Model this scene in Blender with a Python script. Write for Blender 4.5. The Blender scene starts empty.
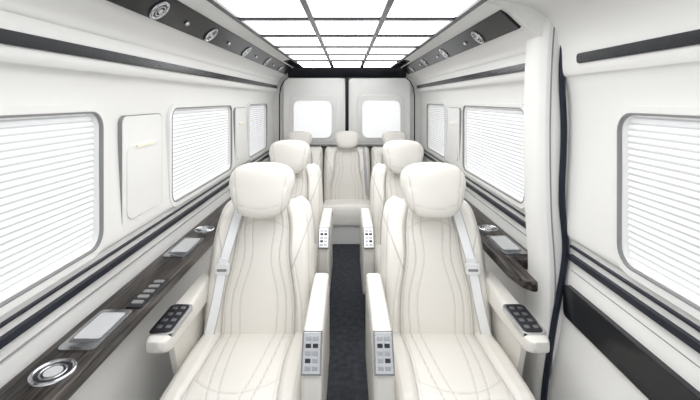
import bpy, bmesh, math
import numpy as np
from mathutils import Vector, Matrix
C = bpy.context
col = C.scene.collection
C.scene.view_settings.view_transform = 'Standard'

# ---------------------------------------------------------------- materials
def mat(name, color, rough=0.5, metal=0.0, emis=0.0, coat=0.0, bump=0.0, bscale=300, var=0.0, vscale=8, seam=False, spec=0.5, ecol=None):
    m = bpy.data.materials.new(name); m.use_nodes = True
    nt = m.node_tree; b = nt.nodes['Principled BSDF']
    b.inputs['Roughness'].default_value = rough
    b.inputs['Metallic'].default_value = metal
    b.inputs['Coat Weight'].default_value = coat
    b.inputs['Specular IOR Level'].default_value = spec
    c = (*color, 1)
    b.inputs['Base Color'].default_value = c
    tc = nt.nodes.new('ShaderNodeTexCoord')
    src = None
    n = nt.nodes.new('ShaderNodeTexNoise'); n.inputs['Scale'].default_value = vscale
    nt.links.new(tc.outputs['Object'], n.inputs['Vector'])
    mx = nt.nodes.new('ShaderNodeMix'); mx.data_type = 'RGBA'
    mx.inputs[6].default_value = tuple(x*(1-var) for x in color)+(1,)
    mx.inputs[7].default_value = tuple(min(1, x*(1+var)) for x in color)+(1,)
    nt.links.new(n.outputs['Fac'], mx.inputs[0]); src = mx.outputs[2]
    if seam:
        at = nt.nodes.new('ShaderNodeAttribute'); at.attribute_name = 'seam'
        m2 = nt.nodes.new('ShaderNodeMix'); m2.data_type = 'RGBA'
        nt.links.new(at.outputs['Fac'], m2.inputs[0]); nt.links.new(src, m2.inputs[6])
        m2.inputs[7].default_value = (0.32, 0.295, 0.26, 1); src = m2.outputs[2]
    nt.links.new(src, b.inputs['Base Color'])
    if bump > 0:
        n2 = nt.nodes.new('ShaderNodeTexNoise'); n2.inputs['Scale'].default_value = bscale
        nt.links.new(tc.outputs['Object'], n2.inputs['Vector'])
        bp = nt.nodes.new('ShaderNodeBump'); bp.inputs['Strength'].default_value = bump
        bp.inputs['Distance'].default_value = 0.002
        nt.links.new(n2.outputs['Fac'], bp.inputs['Height']); nt.links.new(bp.outputs[0], b.inputs['Normal'])
    if emis > 0:
        b.inputs['Emission Color'].default_value = (*(ecol or (1, 1, 1)), 1)
        b.inputs['Emission Strength'].default_value = emis
    return m

LEATHER = mat('ivory_leather', (0.80, 0.775, 0.725), 0.34, bump=0.15, bscale=250, var=0.02, seam=True)
SHELLW = mat('white_plastic_trim', (0.82, 0.815, 0.795), 0.4, var=0.01)
WALLM = mat('white_leather_wall_panel', (0.82, 0.815, 0.795), 0.32, bump=0.08, bscale=200, var=0.012, vscale=3)
GLOSSB = mat('gloss_black_lacquer', (0.008, 0.009, 0.012), 0.22, var=0.1, spec=0.25)
MIRRORB = mat('mirror_black_panel', (0.012, 0.013, 0.016), 0.06, var=0.1, spec=0.5)
RUBBER = mat('dark_rubber_seal', (0.014, 0.017, 0.028), 0.35, var=0.1, spec=.25)
GREYL = mat('grey_gap_and_shade_line', (0.25, 0.25, 0.25), 0.5, var=0.05)
GASKET = mat('grey_window_gasket', (0.24, 0.24, 0.245), 0.5, var=0.05)
CARPET = mat('charcoal_carpet', (0.046, 0.049, 0.057), 0.95, bump=1.0, bscale=260, var=0.6, vscale=30, spec=0.1)
CHROME = mat('polished_chrome', (0.60, 0.61, 0.63), 0.2, metal=1.0, var=0.02)
PLATE = mat('satin_metal_plate', (0.46, 0.47, 0.49), 0.22, metal=1.0, var=0.03)
SILVER = mat('brushed_silver', (0.30, 0.31, 0.33), 0.3, metal=0.9, var=0.03)
SCREEN = mat('pale_screen_glass', (0.62, 0.63, 0.64), 0.15, var=0.03)
BUTTON = mat('black_button', (0.02, 0.02, 0.025), 0.4, var=0.1, spec=.3)
BELT = mat('white_belt_webbing', (0.84, 0.85, 0.86), 0.6, bump=0.3, bscale=500, var=0.03)
BELTE = mat('grey_belt_shade_and_piping', (0.50, 0.50, 0.50), 0.6, var=0.03)  # grey edging paints in the shading beside the belts; also armrest piping
LIGHT = mat('ceiling_light_diffuser', (0.9, 0.9, 0.9), 0.5, emis=3.5, ecol=(0.985, 0.99, 1.0))
STRIP = mat('added_rear_glow', (0.9, 0.9, 0.9), 0.5, emis=14, ecol=(0.985, 0.99, 1.0))
WARM = mat('small_warm_lamp', (0.8, 0.76, 0.62), 0.4, emis=0.15, ecol=(1, .93, .75))

def wood():
    m = bpy.data.materials.new('dark_grained_wood'); m.use_nodes = True
    nt = m.node_tree; b = nt.nodes['Principled BSDF']
    tc = nt.nodes.new('ShaderNodeTexCoord'); mp = nt.nodes.new('ShaderNodeMapping')
    mp.inputs['Scale'].default_value = (75, 4, 75)
    n = nt.nodes.new('ShaderNodeTexNoise'); n.inputs['Scale'].default_value = 1.0; n.inputs['Detail'].default_value = 6; n.inputs['Distortion'].default_value = .6
    r = nt.nodes.new('ShaderNodeValToRGB')
    r.color_ramp.elements[0].position = .40; r.color_ramp.elements[0].color = (0.006, 0.005, 0.005, 1)
    r.color_ramp.elements[1].position = .68; r.color_ramp.elements[1].color = (0.10, 0.085, 0.075, 1)
    nt.links.new(tc.outputs['Object'], mp.inputs[0]); nt.links.new(mp.outputs[0], n.inputs['Vector'])
    nt.links.new(n.outputs['Fac'], r.inputs[0]); nt.links.new(r.outputs[0], b.inputs['Base Color'])
    b.inputs['Roughness'].default_value = 0.28; b.inputs['Specular IOR Level'].default_value = 0.25
    return m
WOOD = wood()

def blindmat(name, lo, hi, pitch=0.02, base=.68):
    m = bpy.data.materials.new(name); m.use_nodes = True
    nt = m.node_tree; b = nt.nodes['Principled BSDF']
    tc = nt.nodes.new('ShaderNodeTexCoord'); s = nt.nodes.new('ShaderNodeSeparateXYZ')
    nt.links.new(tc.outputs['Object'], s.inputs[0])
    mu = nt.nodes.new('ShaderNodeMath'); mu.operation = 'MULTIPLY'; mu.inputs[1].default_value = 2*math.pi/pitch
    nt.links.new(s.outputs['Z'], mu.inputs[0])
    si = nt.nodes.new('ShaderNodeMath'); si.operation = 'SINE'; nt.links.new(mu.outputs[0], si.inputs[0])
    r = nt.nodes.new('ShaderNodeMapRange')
    r.inputs[1].default_value = -1; r.inputs[2].default_value = -.2; r.inputs[3].default_value = lo; r.inputs[4].default_value = hi  # window glow and the darker shade in pleat folds painted as emission
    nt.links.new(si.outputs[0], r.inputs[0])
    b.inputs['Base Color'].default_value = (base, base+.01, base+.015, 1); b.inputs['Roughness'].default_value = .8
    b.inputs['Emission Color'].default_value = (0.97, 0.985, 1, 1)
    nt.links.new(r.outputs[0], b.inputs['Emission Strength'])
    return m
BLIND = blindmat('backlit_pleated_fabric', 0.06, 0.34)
BLINDR = blindmat('backlit_rear_blind_fabric', 0.45, 0.55)

# ---------------------------------------------------------------- helpers
class MB:
    def __init__(s): s.v = []; s.f = []; s.m = []; s.seam = []
    def add(s, vs, fs, mi=0, seam=None):
        o = len(s.v); s.v += [tuple(p) for p in vs]; s.f += [tuple(i+o for i in f) for f in fs]; s.m += [mi]*len(fs)
        s.seam += list(seam) if seam is not None else [0.0]*len(vs)
        return s
    def loft(s, rings, mi=0, cap=True, seam=None, closed=True):
        n = len(rings[0]); vs = [p for r in rings for p in r]; fs = []
        for i in range(len(rings)-1):
            for j in range(n if closed else n-1):
                k = (j+1) % n
                fs.append((i*n+j, i*n+k, (i+1)*n+k, (i+1)*n+j))
        if cap and closed:
            fs.append(tuple(range(n))); fs.append(tuple((len(rings)-1)*n+j for j in range(n)))
        return s.add(vs, fs, mi, seam)
    def box(s, x0, x1, y0, y1, z0, z1, mi=0):
        return s.loft([[(x0, y0, z), (x1, y0, z), (x1, y1, z), (x0, y1, z)] for z in (z0, z1)], mi)
    def prism(s, pts, axis, a, b, mi=0):
        def mk(p, t):
            if axis == 'x': return (t, p[0], p[1])
            if axis == 'y': return (p[0], t, p[1])
            return (p[0], p[1], t)
        return s.loft([[mk(p, a) for p in pts], [mk(p, b) for p in pts]], mi)
    def ring(s, outer, inner, axis, a, b, mi=0):
        def mk(p, t):
            if axis == 'x': return (t, p[0], p[1])
            if axis == 'y': return (p[0], t, p[1])
            return (p[0], p[1], t)
        R = [[mk(p, a) for p in outer], [mk(p, b) for p in outer], [mk(p, b) for p in inner], [mk(p, a) for p in inner], [mk(p, a) for p in outer]]
        return s.loft(R, mi, cap=False)
    def cyl(s, c, r, h, ax, mi=0, n=28, r2=None):
        ax = Vector(ax).normalized(); q = ax.to_track_quat('Z', 'Y'); c = Vector(c); r2 = r if r2 is None else r2
        R = [[c+q @ Vector((rr*math.cos(2*math.pi*i/n), rr*math.sin(2*math.pi*i/n), z)) for i in range(n)] for rr, z in ((r, 0), (r2, h))]
        return s.loft(R, mi)
    def torus(s, c, R, r, ax, mi=0, n=32, k=10):
        q = Vector(ax).normalized().to_track_quat('Z', 'Y'); c = Vector(c); rs = []
        for i in range(n+1):
            a = 2*math.pi*i/n
            rs.append([c+q @ Vector(((R+r*math.cos(b))*math.cos(a), (R+r*math.cos(b))*math.sin(a), r*math.sin(b))) for b in [2*math.pi*j/k for j in range(k)]])
        return s.loft(rs, mi, cap=False)
    def tube(s, path, r, mi=0, k=10):
        rs = []; P = [Vector(p) for p in path]
        for i, p in enumerate(P):
            t = (P[min(i+1, len(P)-1)]-P[max(i-1, 0)]).normalized()
            u = t.cross(Vector((0, 1, 0)));
            if u.length < .1: u = t.cross(Vector((1, 0, 0)))
            u.normalize(); w = t.cross(u)
            rs.append([p+u*r*math.cos(2*math.pi*j/k)+w*r*math.sin(2*math.pi*j/k) for j in range(k)])
        return s.loft(rs, mi)
    def obj(s, name, mats, parent=None, bevel=0, smooth=35, mirror=False, loc=(0, 0, 0), **kw):
        me = bpy.data.meshes.new(name)
        vs = [(-x, y, z) for x, y, z in s.v] if mirror else s.v
        me.from_pydata(vs, [], s.f)
        if not isinstance(mats, (list, tuple)): mats = [mats]
        for m in mats: me.materials.append(m)
        me.polygons.foreach_set('material_index', s.m)
        if any(s.seam):
            a = me.attributes.new('seam', 'FLOAT', 'POINT'); a.data.foreach_set('value', s.seam)
        bm = bmesh.new(); bm.from_mesh(me)
        bmesh.ops.recalc_face_normals(bm, faces=bm.faces); bm.to_mesh(me); bm.free()
        me.shade_smooth()
        if not bevel: me.set_sharp_from_angle(angle=math.radians(smooth))
        o = bpy.data.objects.new(name, me); col.objects.link(o); o.location = loc
        if bevel:
            b = o.modifiers.new('bevel', 'BEVEL'); b.width = bevel; b.segments = 3; b.limit_method = 'ANGLE'; b.angle_limit = math.radians(30); b.harden_normals = True
        if parent: o.parent = parent
        for k, v in kw.items(): o[k] = v
        return o

def rrect(cx, cy, w, h, r, n=6):
    pts = []
    for sx, sy, a0 in ((1, 1, 0), (-1, 1, 90), (-1, -1, 180), (1, -1, 270)):
        for i in range(n+1):
            a = math.radians(a0+90*i/n)
            pts.append((cx+sx*(w/2-r)+r*math.cos(a), cy+sy*(h/2-r)+r*math.sin(a)))
    return pts

def chaikin(p, it=1):
    for _ in range(it):
        q = [p[0]]
        for a, b in zip(p[:-1], p[1:]):
            q.append((a[0]*.78+b[0]*.22, a[1]*.78+b[1]*.22)); q.append((a[0]*.22+b[0]*.78, a[1]*.22+b[1]*.78))
        q.append(p[-1]); p = q
    return p

def cr(tab, t):
    xs = [a for a, _ in tab]; ys = [b for _, b in tab]
    t = min(max(t, xs[0]), xs[-1])
    i = max(0, min(len(xs)-2, int(np.searchsorted(xs, t)-1)))
    h = xs[i+1]-xs[i]; u = (t-xs[i])/h
    def sl(k):
        a = max(0, k-1); b = min(len(xs)-1, k+1); return (ys[b]-ys[a])/(xs[b]-xs[a])
    m0, m1 = sl(i)*h, sl(i+1)*h
    return (2*u**3-3*u**2+1)*ys[i]+(u**3-2*u**2+u)*m0+(-2*u**3+3*u**2)*ys[i+1]+(u**3-u**2)*m1

def cut(o, cutters):
    for c in cutters:
        m = o.modifiers.new('b', 'BOOLEAN'); m.object = c; m.operation = 'DIFFERENCE'; m.solver = 'EXACT'
    C.view_layer.update()
    dg = C.evaluated_depsgraph_get(); me = bpy.data.meshes.new_from_object(o.evaluated_get(dg))
    o.modifiers.clear(); o.data = me
    me.shade_smooth(); me.set_sharp_from_angle(angle=math.radians(28))
    for c in cutters: bpy.data.objects.remove(c)

def empty(name, loc=(0, 0, 0), **kw):
    o = bpy.data.objects.new(name, None); col.objects.link(o); o.location = loc; o.empty_display_size = .1
    for k, v in kw.items(): o[k] = v
    return o

def copy_tree(src, loc):
    mp = {}
    n = src.copy(); col.objects.link(n); n.location = loc; mp[src] = n
    stack = [src]
    while stack:
        p = stack.pop()
        for ch in p.children:
            if ch in mp: continue
            c2 = ch.copy(); col.objects.link(c2); c2.parent = mp[p]; c2.matrix_parent_inverse = ch.matrix_parent_inverse.copy()
            mp[ch] = c2; stack.append(ch)
    return n

ST = dict(kind='structure')
ZE = 1.45
# ---------------------------------------------------------------- shell
Y0, YE = -0.55, 4.80
prof = [(0.80, 0.0), (0.80, 0.34), (0.835, 0.60), (0.872, 0.66), (0.885, 0.74), (0.885, 0.90), (0.868, 0.915), (0.872, 1.0),
        (0.888, 1.30), (0.885, 1.46), (0.868, 1.535), (0.826, 1.548), (0.824, 1.66), (0.812, 1.668), (0.80, 1.70), (0.722, 1.754), (0.655, 1.82), (0.60, 1.838), (0.54, 1.85)]
proft = chaikin(prof, 2)
doorp = chaikin([(0.80, 0.0), (0.80, 0.30), (0.865, 0.56), (0.872, 0.74), (0.885, 0.80), (0.885, 0.90), (0.868, 0.915), (0.872, 1.0),
        (0.888, 1.30), (0.885, 1.46), (0.872, 1.535), (0.85, 1.55), (0.85, 1.66), (0.84, 1.72), (0.80, 1.80), (0.72, 1.84), (0.62, 1.85)], 2)

def wall(name, sgn, p, y0, y1, wins, label):
    m = MB(); pts = [(sgn*x, z) for x, z in p]+[(sgn*1.0, 1.85), (sgn*1.0, 0)]
    m.prism(pts, 'y', y0, y1)
    o = m.obj(name, WALLM, label=label, category='wall', **ST)
    cs = []
    for a, b in wins:
        c = MB(); c.prism(rrect((a+b)/2, 1.17, b-a, .47, .055), 'x', sgn*.78, sgn*.94); cs.append(c.obj('cutter', WALLM))
    if cs: cut(o, cs)
    return o
WL = [(0.40, 1.42), (1.99, 3.02), (3.55, 4.35)]
WR = [(1.96, 3.0), (3.55, 4.35)]
WD = [(0.30, 1.28)]
wall('wall_left', -1, proft, Y0, YE, WL, 'white leather-lined van side wall with overhead locker ledge')
wall('wall_right', 1, proft, 1.62, YE, WR, 'white leather-lined van side wall behind the sliding door')
wall('door_3', 1, doorp, Y0, 1.62, WD, 'white padded sliding side door with shaded window')

wn = 0
def window(sgn, a, b):
    global wn; wn += 1
    m = MB()
    m.ring(rrect((a+b)/2, 1.17, b-a+.010, .480, .060), rrect((a+b)/2, 1.17, b-a-.001, .469, .054), 'x', sgn*.8665, sgn*.880, 0)
    m.ring(rrect((a+b)/2, 1.17, b-a+.06, .525, .080), rrect((a+b)/2, 1.17, b-a+.010, .480, .060), 'x', sgn*.868, sgn*.892, 1)
    m.ring(rrect((a+b)/2, 1.17, b-a+.002, .472, .056), rrect((a+b)/2, 1.17, b-a-.006, .464, .052), 'x', sgn*.880, sgn*.904, 1)
    f = m.obj(f'window_{wn}', [GASKET, SHELLW], label='rounded side window with thin dark gasket and drawn shade', category='window', bevel=.002, **ST)
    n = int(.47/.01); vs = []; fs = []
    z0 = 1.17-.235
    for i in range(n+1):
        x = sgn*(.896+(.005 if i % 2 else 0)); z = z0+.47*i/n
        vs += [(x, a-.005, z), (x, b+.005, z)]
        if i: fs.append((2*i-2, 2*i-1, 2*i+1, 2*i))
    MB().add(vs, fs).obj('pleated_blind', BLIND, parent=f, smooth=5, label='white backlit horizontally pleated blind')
for a, b in WL: window(-1, a, b)
for a, b in WD: window(1, a, b)
for a, b in WR: window(1, a, b)

MB().box(-1.0, 1.0, Y0, YE+.08, -.05, 0).obj('floor', CARPET, label='charcoal carpeted van floor along the aisle', category='floor', **ST)
MB().box(-1.0, 1.0, Y0, YE+.08, 1.85, 1.90).obj('ceiling', SHELLW, label='white van headliner behind the light panels', category='ceiling', **ST)
MB().box(-1.0, 1.0, YE, YE+.08, 0, 1.85).obj('wall_rear', WALLM, label='white rear wall around the twin doors', category='wall', **ST)

tn = 0
def trim(m, mats, label, bevel=0, **k):
    global tn; tn += 1
    return m.obj(f'trim_{tn}', mats, label=label, category='trim', bevel=bevel, **ST, **k)

for sgn, y0 in ((-1, Y0), (1, 1.66)):
    m = MB(); a = Vector((.722, 1.752)); b = Vector((.642, 1.830)); nrm = Vector((-.7, -.7))
    pts = [(a+nrm*.010), (b+nrm*.010), (b-nrm*.012), (a-nrm*.012)]
    m.prism([(sgn*p.x, p.y) for p in pts], 'y', y0, YE-.15)
    trim(m, GLOSSB, 'gloss black overhead strip carrying round lamps', bevel=.003)
    m = MB(); m.box(sgn*.816, sgn*.84, y0, YE-.12, 1.584, 1.620)
    trim(m, GLOSSB, 'thin gloss black stripe along the overhead locker', bevel=.002)
    m = MB(); m.box(sgn*.8195, sgn*.84, y0, YE-.12, 1.664, 1.668)
    trim(m, GREYL, 'narrow grey gap line above the stripe')
m = MB(); m.prism(rrect(.505, 1.602, 1.93, .036, .012), 'x', .842, .86)
trim(m, GLOSSB, 'gloss black stripe across the top of the sliding door', bevel=.002)
for sgn, y0, y1 in ((-1, Y0, YE-.1), (1, 1.66, YE-.1), (1, Y0, 1.57)):
    m = MB(); m.box(sgn*.872, sgn*.89, y0, y1, .874, .882); m.box(sgn*.868, sgn*.89, y0, y1, .824, .846)
    m.box(sgn*.8795, sgn*.89, y0, y1, .780, .784, 1)
    trim(m, [RUBBER, GREYL], 'pair of dark rails running below the windows', bevel=.002)
m = MB(); m.prism(rrect(.54, .665, 2.08, .125, .022), 'x', .852, .88)
trim(m, GLOSSB, 'wide gloss black band low on the sliding door', bevel=.003)

# pillar + seal at sliding door
m = MB()
tab = [(0, .825), (.3, .825), (.55, .84), (.75, .845), (1.0, .83), (1.3, .825), (1.55, .83), (1.72, .84), (1.80, .85), (1.848, .855)]
rs = []
for i in range(40):
    z = 1.848*i/39; xi = cr(tab, z)-.055
    rs.append([(.93, 1.60, z), (.93, 1.78, z), (xi+.03, 1.78, z), (xi+.008, 1.765, z), (xi, 1.74, z), (xi, 1.64, z), (xi+.008, 1.615, z), (xi+.025, 1.602, z)])
m.loft(rs); trim(m, SHELLW, 'white padded pillar beside the sliding door')
sealt = [(0, .785), (.25, .785), (.53, .822), (.78, .865), (.87, .872), (1.05, .858), (1.33, .866), (1.55, .858), (1.70, .866), (1.80, .875), (1.846, .88)]
m = MB(); m.tube([(cr(sealt, 1.846*i/50)-.004, 1.590, 1.846*i/50) for i in range(51)], .012)
trim(m, RUBBER, 'dark rubber weather seal down the sliding door edge')
m = MB(); m.tube([(cr(tab, 1.84*i/50)-.012, 1.601, 1.84*i/50) for i in range(51)], .003)  # grey tube stands in for a curved shadow line on the pillar
trim(m, GREYL, 'thin grey tube painted in for the shadow line down the white pillar')

# ceiling grid and lights
xs = [-.52, -.168, .168, .52]; ys = [-.1+.5*i for i in range(9)]
m = MB()
for x in xs: m.box(x-.013, x+.013, ys[0], 4.7, 1.828, 1.851)
for y in ys: m.box(-.533, .533, y-.017, y+.017, 1.8285, 1.8505)
trim(m, GLOSSB, 'black grid frame holding the ceiling light panels')
lp = None
for i in range(8):
    for j in range(3):
        cx = (xs[j]+xs[j+1])/2; cy = ys[i]+.25
        if lp is None:
            m = MB(); m.prism(rrect(0, 0, .326, .470, .006), 'z', -.010, 0.001)
            lp = m.obj('ceiling_light_panel', LIGHT, loc=(cx, cy, 1.85), label='glowing white rectangular ceiling light panel', category='light', group='ceiling light panels')
            base = lp
        else:
            o = base.copy(); col.objects.link(o); o.location = (cx, cy, 1.85)
m = MB(); m.box(-.64, .64, 3.92, 4.70, 1.830, 1.851)
trim(m, MIRRORB, 'mirror-black ceiling panel above the rear bench')
m = MB()  # glowing slats added to brighten the rear, shaped like reflected ceiling lines
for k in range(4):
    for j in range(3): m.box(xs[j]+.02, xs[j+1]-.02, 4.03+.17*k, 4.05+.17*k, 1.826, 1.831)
trim(m, STRIP, 'slim glowing slats added across the black rear ceiling to brighten the rear')
m = MB(); m.prism([(4.70, 1.85), (4.70, 1.80), (4.74, 1.715), (4.80, 1.71), (4.80, 1.85)], 'x', -.70, .70)
trim(m, GLOSSB, 'gloss black header above the rear doors', bevel=.004)

def reading(sgn):
    ax = Vector((sgn*-.7, 0, -.7))
    m = MB(); m.torus((0, 0, 0), .036, .007, ax, 0); m.cyl(-ax*.02, .036, .018, ax, 1)
    m.torus(ax*.004, .021, .0025, ax, 0)
    o = m.obj('reading_light', [CHROME, BUTTON], label='round chrome-ringed reading lamp set in the black strip', category='lamp', group='overhead reading lights')
    l = MB(); l.cyl(-ax*.003, .013, .010, ax, r2=.010).obj('lamp_lens', CHROME, parent=o)
    return o
for sgn in (-1, 1):
    b0 = reading(sgn); first = True
    for y in ((1.45, 2.0, 2.7, 3.4, 4.1) if sgn < 0 else (2.08, 2.8, 3.5, 4.2)):
        loc = (sgn*.679, y, 1.775)
        if first: b0.location = loc; first = False
        else: copy_tree(b0, loc)
    ax = Vector((sgn*-.7, 0, -.7)); b1 = None
    for y in (1.7, 2.3, 3.0, 3.7):
        if sgn > 0 and y < 2: continue
        loc = (sgn*.679, y, 1.775)
        if b1 is None:
            m = MB(); m.cyl((0, 0, 0), .011, .007, ax, r2=.008)
            b1 = m.obj('light_switch', CHROME, loc=loc, label='small round chrome push switch on the black strip', category='switch', group='overhead switches')
        else:
            o = b1.copy(); col.objects.link(o); o.location = loc

# wall panels between windows
for sgn, a, b in ((-1, 1.55, 1.88), (-1, 3.12, 3.45), (1, 3.10, 3.45)):
    m = MB(); y = (a+b)/2
    m.prism(rrect(y, 1.16, b-a, .45, .03), 'x', sgn*.869, sgn*.892)
    m.ring(rrect(y, 1.16, b-a+.007, .457, .033), rrect(y, 1.16, b-a, .45, .03), 'x', sgn*.8705, sgn*.89, 1)
    m.prism(rrect(y, 1.12, b-a-.05, .30, .045), 'x', sgn*.864, sgn*.87)
    o = m.obj('wall_cover_panel', [SHELLW, GREYL], bevel=.003, label='white rounded cover panel on the wall between windows', category='panel', group='wall cover panels')
    MB().box(sgn*.856, sgn*.866, y-.075, y+.075, 1.255, 1.265).obj('pull_edge', WARM, parent=o, label='slim warm lit strip')

# rear doors
dn = 0
for sgn in (-1, 1):
    dn += 1
    m = MB(); m.prism(rrect(sgn*.385, 1.10, .735, 1.22, .06), 'y', 4.735, 4.80)
    m.prism(rrect(sgn*.40, 1.23, .56, .56, .08), 'y', 4.727, 4.74)
    d = m.obj(f'door_{dn}', WALLM, bevel=.008, label='white padded rear van door with rounded window', category='door', **ST)
    wn += 1
    m = MB(); m.ring(rrect(sgn*.405, 1.225, .47, .46, .08), rrect(sgn*.405, 1.225, .445, .435, .07), 'y', 4.715, 4.735)
    f = m.obj(f'window_{wn}', SHELLW, bevel=.003, label='small rounded rear door window with drawn shade', category='window', **ST)
    m = MB(); m.prism(rrect(sgn*.405, 1.225, .45, .44, .07), 'y', 4.722, 4.733)
    m.obj('blind', BLINDR, parent=f)
    m = MB(); m.tube([(sgn*(.80), 4.74, .80), (sgn*.80, 4.74, 1.50), (sgn*.785, 4.74, 1.60), (sgn*.75, 4.74, 1.67), (sgn*.70, 4.74, 1.71)], .007)
    trim(m, RUBBER, 'dark curved seal around the rear door')
m = MB(); m.box(-.020, .020, 4.722, 4.80, .5, 1.72)
trim(m, GLOSSB, 'black strip between the rear doors', bevel=.004)
m = MB(); m.box(-.80, .80, 4.56, 4.735, .905, .925)
trim(m, WOOD, 'dark wood ledge behind the rear bench', bevel=.004)

# ---------------------------------------------------------------- consoles
def console(sgn, plan, cups, tabs, switches, label):
    m = MB(); m.prism([(sgn*x, y) for x, y in plan], 'z', .685, .73)
    o = m.obj('side_console', WOOD, bevel=.010, label=label, category='console')
    for x, y in cups:
        m = MB(); m.torus((sgn*x, y, .732), .048, .006, (0, 0, 1), 0, n=40); m.cyl((sgn*x, y, .728), .047, .004, (0, 0, 1), 1, n=36); m.torus((sgn*x, y, .733), .030, .003, (0, 0, 1), 0); m.cyl((sgn*x, y, .731), .022, .004, (0, 0, 1), 2)
        m.obj('cup_holder', [CHROME, BUTTON, SCREEN], parent=o, label='round chrome-rimmed cup holder')
    for x, y, L in tabs:
        m = MB(); m.prism(rrect(sgn*x, y, .110, L, .018), 'z', .729, .738, 0)
        m.prism(rrect(sgn*x, y+.01, .090, L-.05, .010), 'z', .7375, .7385, 2)
        m.prism(rrect(sgn*x, y+.015, .080, L-.075, .008), 'z', .738, .7395, 1)
        m.prism(rrect(sgn*x, y-L/2+.012, .04, .008, .003), 'z', .7375, .740, 2)
        m.obj('control_screen', [CHROME, SCREEN, SILVER], parent=o, label='silver framed touch control screen')
    for x, y in switches:
        m = MB(); m.prism(rrect(sgn*x, y, .056, .22, .01), 'z', .729, .736, 0)
        for k in range(5):
            m.prism(rrect(sgn*x, y-.08+.04*k, .038, .022, .005), 'z', .7355, .740, 1)
        m.obj('switch_panel', [BUTTON, GREYL], parent=o, label='black panel of small rocker switches')
    return o
console(-1, [(.705, -.3), (.705, 4.0), (.75, 4.1), (.872, 4.1), (.872, -.3)], [(.775, 1.055), (.79, 2.22)], [(.778, 1.25, .22), (.79, 1.95, .26)], [(.738, 1.49)],
        'long dark wood side console with cup holders beneath the windows')
console(1, [(.74, 1.585), (.71, 1.62), (.69, 1.72), (.69, 4.0), (.75, 4.1), (.872, 4.1), (.872, 1.81), (.765, 1.79), (.76, 1.585)], [(.79, 2.24)], [(.785, 1.98, .26)], [],
        'dark wood side console ending at the door pillar')

# ---------------------------------------------------------------- captain seat
WT = [(0, .264), (.3, .264), (.6, .254), (.8, .244), (.9, .232), (.96, .212), (1, .17)]
ZB, ZT = .34, .935
SA = [(0, .172), (.3, .166), (.6, .134), (.82, .128), (1, .10)]
SB = [(0, .126), (.3, .126), (.58, .086), (.82, .094), (1, .068)]
SC = [(0, .082), (.3, .086), (.58, .046), (.82, .054), (1, .032)]
def sstep(v): v = min(1, max(0, v)); return v*v*(3-2*v)
def bfront(x, t, w, base=(-.14, .17)):
    y = base[0]+base[1]*t-.018*math.sin(math.pi*min(1, t*1.15))
    e = abs(x)/w; sa = cr(SA, t)
    k = sstep((abs(x)-(sa-.004))/.026)
    y -= .050*k*(1-.75*sstep((t-.62)/.38))
    y -= .012*math.cos(min(1, abs(x)/sa)*math.pi/2)
    if e > .80: y += .080*((e-.80)/.20)**2.2
    if t > .88: y += .06*((t-.88)/.12)**2
    return y
def bseam(x, t, w, H=.59):
    ax = abs(x); g = 0
    def s(d, wd=.0023, a=1): return a*math.exp(-(d/wd)**2)
    sa = cr(SA, t)
    g = max(g, s(ax-sa, .0032, 1), s(ax-sa+.012, .0020, .5), s(ax-cr(SB, t), .0023, .75), s(ax-cr(SC, t), .0023, .6))
    if t < .60: g = max(g, s(ax-sa-.042+.02*t, .0022, .6))
    if .48 < t < .93: g = max(g, s(ax-(.142+(t-.48)*.24), .003, .9))
    if ax < sa: g = max(g, s((t-(.86-ax*ax*5))*H, .0024, .5))
    g = max(g, s(ax-w*.91, .0022, .6))
    return g
def backrest_mesh(wt=WT, zb=ZB, zt=ZT, base=(-.14, .17), N=130, R=130, seams=True, thick=.15):
    m = MB(); rs = []; sm = []
    for i in range(R+1):
        t = i/R; w = cr(wt, t); r = []; z = zb+(zt-zb)*t
        for j in range(N+1):
            x = -w+2*w*j/N
            g = bseam(x, t, w, zt-zb) if seams else 0
            r.append((x, bfront(x, t, w, base)+.005*g, z)); sm.append(g*.62)
        th = thick*(1-.55*max(0, (t-.85)/.15)**2)
        yb = base[0]+base[1]*t+th
        for j in range(1, 12):
            x = w-2*w*j/12; r.append((x*.98, yb-.03*abs(x/w)**4, z)); sm.append(0)
        rs.append(r)
    return m.loft(rs, seam=sm)
def cushion_mesh(hw=.258, yb=-.10, yf=-.66, z0=.355, z1=.405, bot=.24, N=110, R=100, seams=True):
    m = MB(); rs = []; sm = []
    for i in range(R+1):
        s = i/R; r = []; y = yb+(yf-yb)*s
        w = hw*(1-.05*max(0, (s-.85)/.15)**2.5)
        A = .172-.012*math.sin(math.pi*s)
        for j in range(N+1):
            x = -w+2*w*j/N; e = abs(x)/w; ax = abs(x)
            z = z0+(z1-z0)*s+.012*math.sin(math.pi*s)
            z += .028*sstep((ax-A+.004)/.028)*(1-s*.6) if seams else 0
            z += .008*math.cos(min(1, ax/A)*math.pi/2)
            if e > .84: z -= .05*((e-.84)/.16)**2.4
            if s > .84: z -= .10*((s-.84)/.16)**2.6
            g = 0
            if seams:
                g = max(math.exp(-((ax-A)/.0030)**2), .5*math.exp(-((ax-A+.012)/.0021)**2))
                for a, c, q in ((.126, -.060, .75), (.084, -.060, .6)):
                    g = max(g, q*math.exp(-((ax-(a+c*s*s*s-.010*math.sin(math.pi*s)))/.0024)**2))
                g = max(g, .6*math.exp(-((e-.88)*w/.0022)**2))
                if ax < A: g = max(g, .6*math.exp(-((s-.86+ax*ax*6)*.56/.0028)**2))
            r.append((x, y, z-.005*g)); sm.append(g*.62)
        for j in range(1, 8):
            x = w-2*w*j/8; r.append((x*.96, y, bot))
            sm.append(0)
        rs.append(r)
    return m.loft(rs, seam=sm)
def sp(v, e): return math.copysign(abs(v)**e, v)
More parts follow.
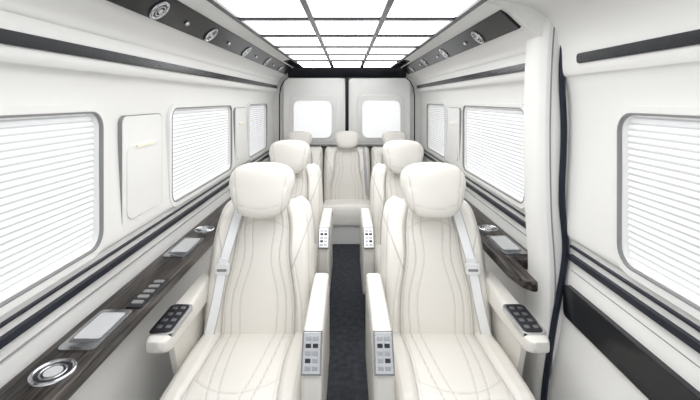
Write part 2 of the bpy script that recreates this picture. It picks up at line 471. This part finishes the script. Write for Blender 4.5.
def headrest_mesh(hw=.154, hh=.127, ht=.062, cz=1.014, cy=-.045, tap=.12):
    m = MB(); rs = []; sm = []
    A, B = 50, 130
    for i in range(A+1):
        ph = -math.pi/2*.995+math.pi*.995*i/A; zn = sp(math.sin(ph), .60); c = math.cos(ph)**.46
        r = []
        for j in range(B):
            th = 2*math.pi*j/B
            X = hw*(1+tap*zn)*c*sp(math.cos(th), .50); Y = ht*c*sp(math.sin(th), .75)
            Z = hh*zn-(.016*(X/hw)**2*(1 if zn > 0 else -1.2))
            g = 0
            if Y < 0:
                g = max(.8*math.exp(-((abs(X)-(.114+.016*zn))/.0026)**2), .5*math.exp(-((Z+.075-1.6*X*X)/.0024)**2) if abs(X) < .1 else 0)
            r.append((X, cy+Y+.004*g+(-.012*(1-(X/hw)**2) if Y < 0 else 0)*c+.02*zn, cz+Z)); sm.append(g*.5)
        rs.append(r)
    return m.loft(rs, seam=sm)
HM = headrest_mesh(); BM = backrest_mesh(); CM = cushion_mesh()

def ribbon(m, pts, w=.042, th=.0025, mi=0, me=None):
    rs = []; re1 = []; re2 = []
    for i, p in enumerate(pts):
        p = Vector(p); a = Vector(pts[max(0, i-1)]); b = Vector(pts[min(len(pts)-1, i+1)])
        t = (b-a).normalized(); nrm = Vector((0, 1, 0)); u = t.cross(nrm).normalized(); sd = u*w/2; n = u.cross(t).normalized()*th
        rs.append([p-sd-n, p+sd-n, p+sd+n, p-sd+n])
        if me is not None:
            e = u*.0025; k = n*1.3
            re1.append([p-sd-e-k, p-sd+e*.6-k, p-sd+e*.6+k, p-sd-e+k]); re2.append([p+sd-e*.6-k, p+sd+e-k, p+sd+e+k, p+sd-e*.6+k])
    m.loft(rs, mi)
    if me is not None: m.loft(re1, me); m.loft(re2, me)

def seat(outer, loc):
    """outer=-1: outboard side is -x"""
    mir = outer > 0
    label = 'ivory leather reclining captain seat with stitched panels and pillow headrest'
    e = empty('captain_seat', loc, label=label, category='seat', group='captain seats')
    K = dict(parent=e, mirror=mir)
    HM.obj('headrest', LEATHER, smooth=60, **K)
    BM.obj('backrest', LEATHER, smooth=60, **K)
    CM.obj('seat_cushion', LEATHER, smooth=60, **K)
    m = MB(); m.prism(rrect(0, -.34, .44, .52, .05), 'z', 0.0, .06, 0); m.prism(rrect(0, -.34, .38, .46, .05), 'z', .06, .18, 0); m.prism(rrect(0, -.36, .47, .58, .05), 'z', .17, .25, 0)
    m.obj('seat_base', SHELLW, bevel=.01, **K)
    for px in (-.05, .05):
        m = MB(); m.cyl((px, .0, .87), .008, .08, (0, 0, 1)); m.obj('headrest_post', CHROME, **K)
    # inboard armrest
    xi0, xi1 = .262, .332
    profl = [(-.08, .22), (-.08, .60), (-.13, .645), (-.30, .655), (-.50, .655), (-.60, .655), (-.635, .640), (-.680, .560), (-.69, .45), (-.66, .26), (-.60, .22)]
    m = MB(); m.prism(profl, 'x', xi0, xi1)
    a = m.obj('armrest', LEATHER, bevel=.018, label='ivory leather aisle armrest slab', **K)
    m = MB()
    for xx in (xi0-.0005, xi1+.0005):
        m.tube([(xx, y, z) for y, z in ((-.10, .57), (-.15, .615), (-.30, .622), (-.50, .622), (-.59, .622), (-.625, .60), (-.655, .545), (-.665, .45), (-.64, .28))], .0018, k=6)
    m.obj('piping', BELTE, parent=a, mirror=mir, label='fine stitched piping line')
    m = MB()
    p0 = Vector((-.628, .648)); p1 = Vector((-.690, .552)); d = (p1-p0); nn = Vector((d.y, -d.x)).normalized();
    if nn.x > 0: nn = -nn
    def quadplate(x0, x1, s0, s1, h0, h1, mi):
        a0 = p0+d*s0; a1 = p0+d*s1
        P = [a0+nn*h0, a1+nn*h0, a1+nn*h1, a0+nn*h1]
        m.prism([tuple(q) for q in P], 'x', x0, x1, mi)
    quadplate(xi0+.001, xi1-.001, -.08, 1.04, -.006, .004, 3)
    quadplate(xi0+.006, xi1-.006, -.04, 1.0, .003, .008, 0)
    for k in range(5):
        for c in range(2):
            quadplate(xi0+.014+c*.024, xi0+.032+c*.024, .07+k*.185, .18+k*.185, .007, .011, 2 if (k, c) in ((1, 0), (1, 1), (3, 0)) else 1)
    m.obj('control_panel', [PLATE, SILVER, BUTTON, GREYL], parent=a, mirror=mir, bevel=.001, label='bright metal seat control panel')
    # outboard arm
    def arm_ring(s):
        y = -.04+(-.64+.04)*s
        x0 = -.300+.014*s; x1 = -.240+.045*s
        zt = .61+.02*s; zb = zt-.06-.06*(1-s)
        if s > .86: sh = math.sqrt(max(0, 1-((s-.86)/.14)**2));
        else: sh = 1
        cx = (x0+x1)/2; hx = (x1-x0)/2*(.5+.5*sh); cz = (zt+zb)/2; hz = (zt-zb)/2*(.5+.5*sh); cz += (zt-zb)/2*(1-sh)*.35
        return [(cx+hx*sp(math.cos(t), .4), y, cz+hz*sp(math.sin(t), .4)) for t in [2*math.pi*q/28 for q in range(28)]]
    m = MB(); m.loft([arm_ring(s) for s in [0, .1, .2, .35, .5, .65, .8, .86, .88, .90, .92, .94, .96, .98, .99, 1.0]])
    m.prism([(-.10, .24), (-.10, .53), (-.34, .565), (-.46, .56), (-.40, .38), (-.36, .24)], 'x', -.285, -.262)
    a2 = m.obj('armrest', LEATHER, smooth=50, label='ivory leather window-side armrest with tapered nose', **K)
    m = MB(); cx = -.241
    m.prism(rrect(cx, -.50, .088, .205, .022), 'z', .616, .633, 0)
    m.prism(rrect(cx, -.50, .068, .182, .016), 'z', .631, .636, 1)
    for k in range(4):
        for c in range(2):
            m.prism(rrect(cx-.016+.032*c, -.565+.043*k, .018, .018, .004), 'z', .6355, .639, 2)
    m.obj('control_panel', [CHROME, BUTTON, SILVER], parent=a2, mirror=mir, bevel=.0015, label='chrome-edged black button panel')
    # belt
    m = MB(); pts = []
    ctrl = [(.955, -.118), (.92, -.122), (.80, -.142), (.68, -.164), (.52, -.184), (.42, -.202), (.36, -.215)]
    ct = sorted([(z, x) for z, x in ctrl])
    for i in range(41):
        z = .955-(.955-.37)*i/40; x = cr(ct, z); t = min(1, (z-ZB)/(ZT-ZB)); w = cr(WT, t)
        y = min(bfront(x-.02, t, w), bfront(x+.02, t, w), bfront(x, t, w))-.012
        if z > .93: y += (z-.93)*1.5
        pts.append((x, y, z))
    ribbon(m, pts, me=1)
    b = m.obj('seat_belt', [BELT, BELTE], smooth=30, label='white seat belt webbing over the outer shoulder', **K)
    q = pts[20]; q0 = pts[1]
    m = MB(); m.prism(rrect(q[0], q[2], .064, .05, .008), 'y', q[1]-.016, q[1]+.002, 0)
    m.prism(rrect(q[0], q[2]-.004, .046, .012, .004), 'y', q[1]-.018, q[1]-.014, 1)
    m.prism(rrect(q[0]+.004, q[2]+.035, .04, .03, .006), 'y', q[1]-.012, q[1])
    m.obj('belt_buckle', [BELT, GREYL], parent=b, mirror=mir, bevel=.003, label='white plastic buckle')
    m = MB(); m.prism(rrect(q0[0], q0[2]-.012, .072, .032, .010), 'y', q0[1]-.006, q0[1]+.012, 0)
    m.obj('belt_guide', [SHELLW], parent=b, mirror=mir, bevel=.003, label='white plastic shoulder guide')
    return e
sl = seat(-1, (-.415, 2.0, 0)); sr = seat(1, (.42, 2.0, 0))
copy_tree(sl, (-.44, 3.12, 0)); copy_tree(sr, (.43, 3.12, 0))

# ---------------------------------------------------------------- rear bench
bench = empty('rear_bench_seat', (0, 4.45, 0), label='ivory leather three-place bench seat against the rear doors', category='bench')
BW = [(0, .258), (.5, .258), (.85, .253), (.95, .245), (1, .23)]
BB = backrest_mesh(BW, .34, .92, (-.10, .11), 90, 90, True, .11)
CB = cushion_mesh(.26, -.06, -.46, .36, .385, .20, 70, 60, False)
HB = headrest_mesh(.135, .095, .05, 1.01, -.01, .10)
for i, x in enumerate((-.525, 0, .525)):
    if i == 0:
        o1 = BB.obj('backrest', LEATHER, parent=bench, smooth=60); o2 = CB.obj('seat_cushion', LEATHER, parent=bench, smooth=60); o3 = HB.obj('headrest', LEATHER, parent=bench, smooth=60)
        t = [o1, o2, o3]
    else:
        t = []
        for o in (o1, o2, o3):
            c = o.copy(); col.objects.link(c); t.append(c)
    for o in t: o.location = (x, 0, 0)
m = MB(); m.box(-.785, .785, -.44, 0, 0, .20); m.obj('seat_base', SHELLW, parent=bench, bevel=.01)
m = MB(); pts = []
for i in range(25):
    z = .92-.50*i/24; x = .185+.03*i/24; pts.append((x, bfront(x, (z-.34)/.58, .268, (-.10, .11))-.014, z))
ribbon(m, pts, .03); m.obj('seat_belt', mat('grey_belt_webbing', (.40, .40, .41), .6, var=.05), parent=bench, label='light grey belt hanging on the backrest')

# ---------------------------------------------------------------- light, camera
w = bpy.data.worlds.new('world'); C.scene.world = w; w.use_nodes = True
w.node_tree.nodes['Background'].inputs[0].default_value = (0.97, 0.985, 1, 1)
w.node_tree.nodes['Background'].inputs[1].default_value = 1.3

cam = bpy.data.cameras.new('camera'); co = bpy.data.objects.new('camera', cam); col.objects.link(co)
co.location = (0, 0, ZE); co.rotation_euler = (math.radians(90), 0, 0)
cam.sensor_width = 36; cam.lens = 36*400/700; cam.clip_start = .02
cam.shift_x = 3/700; cam.shift_y = -100/700
C.scene.camera = co
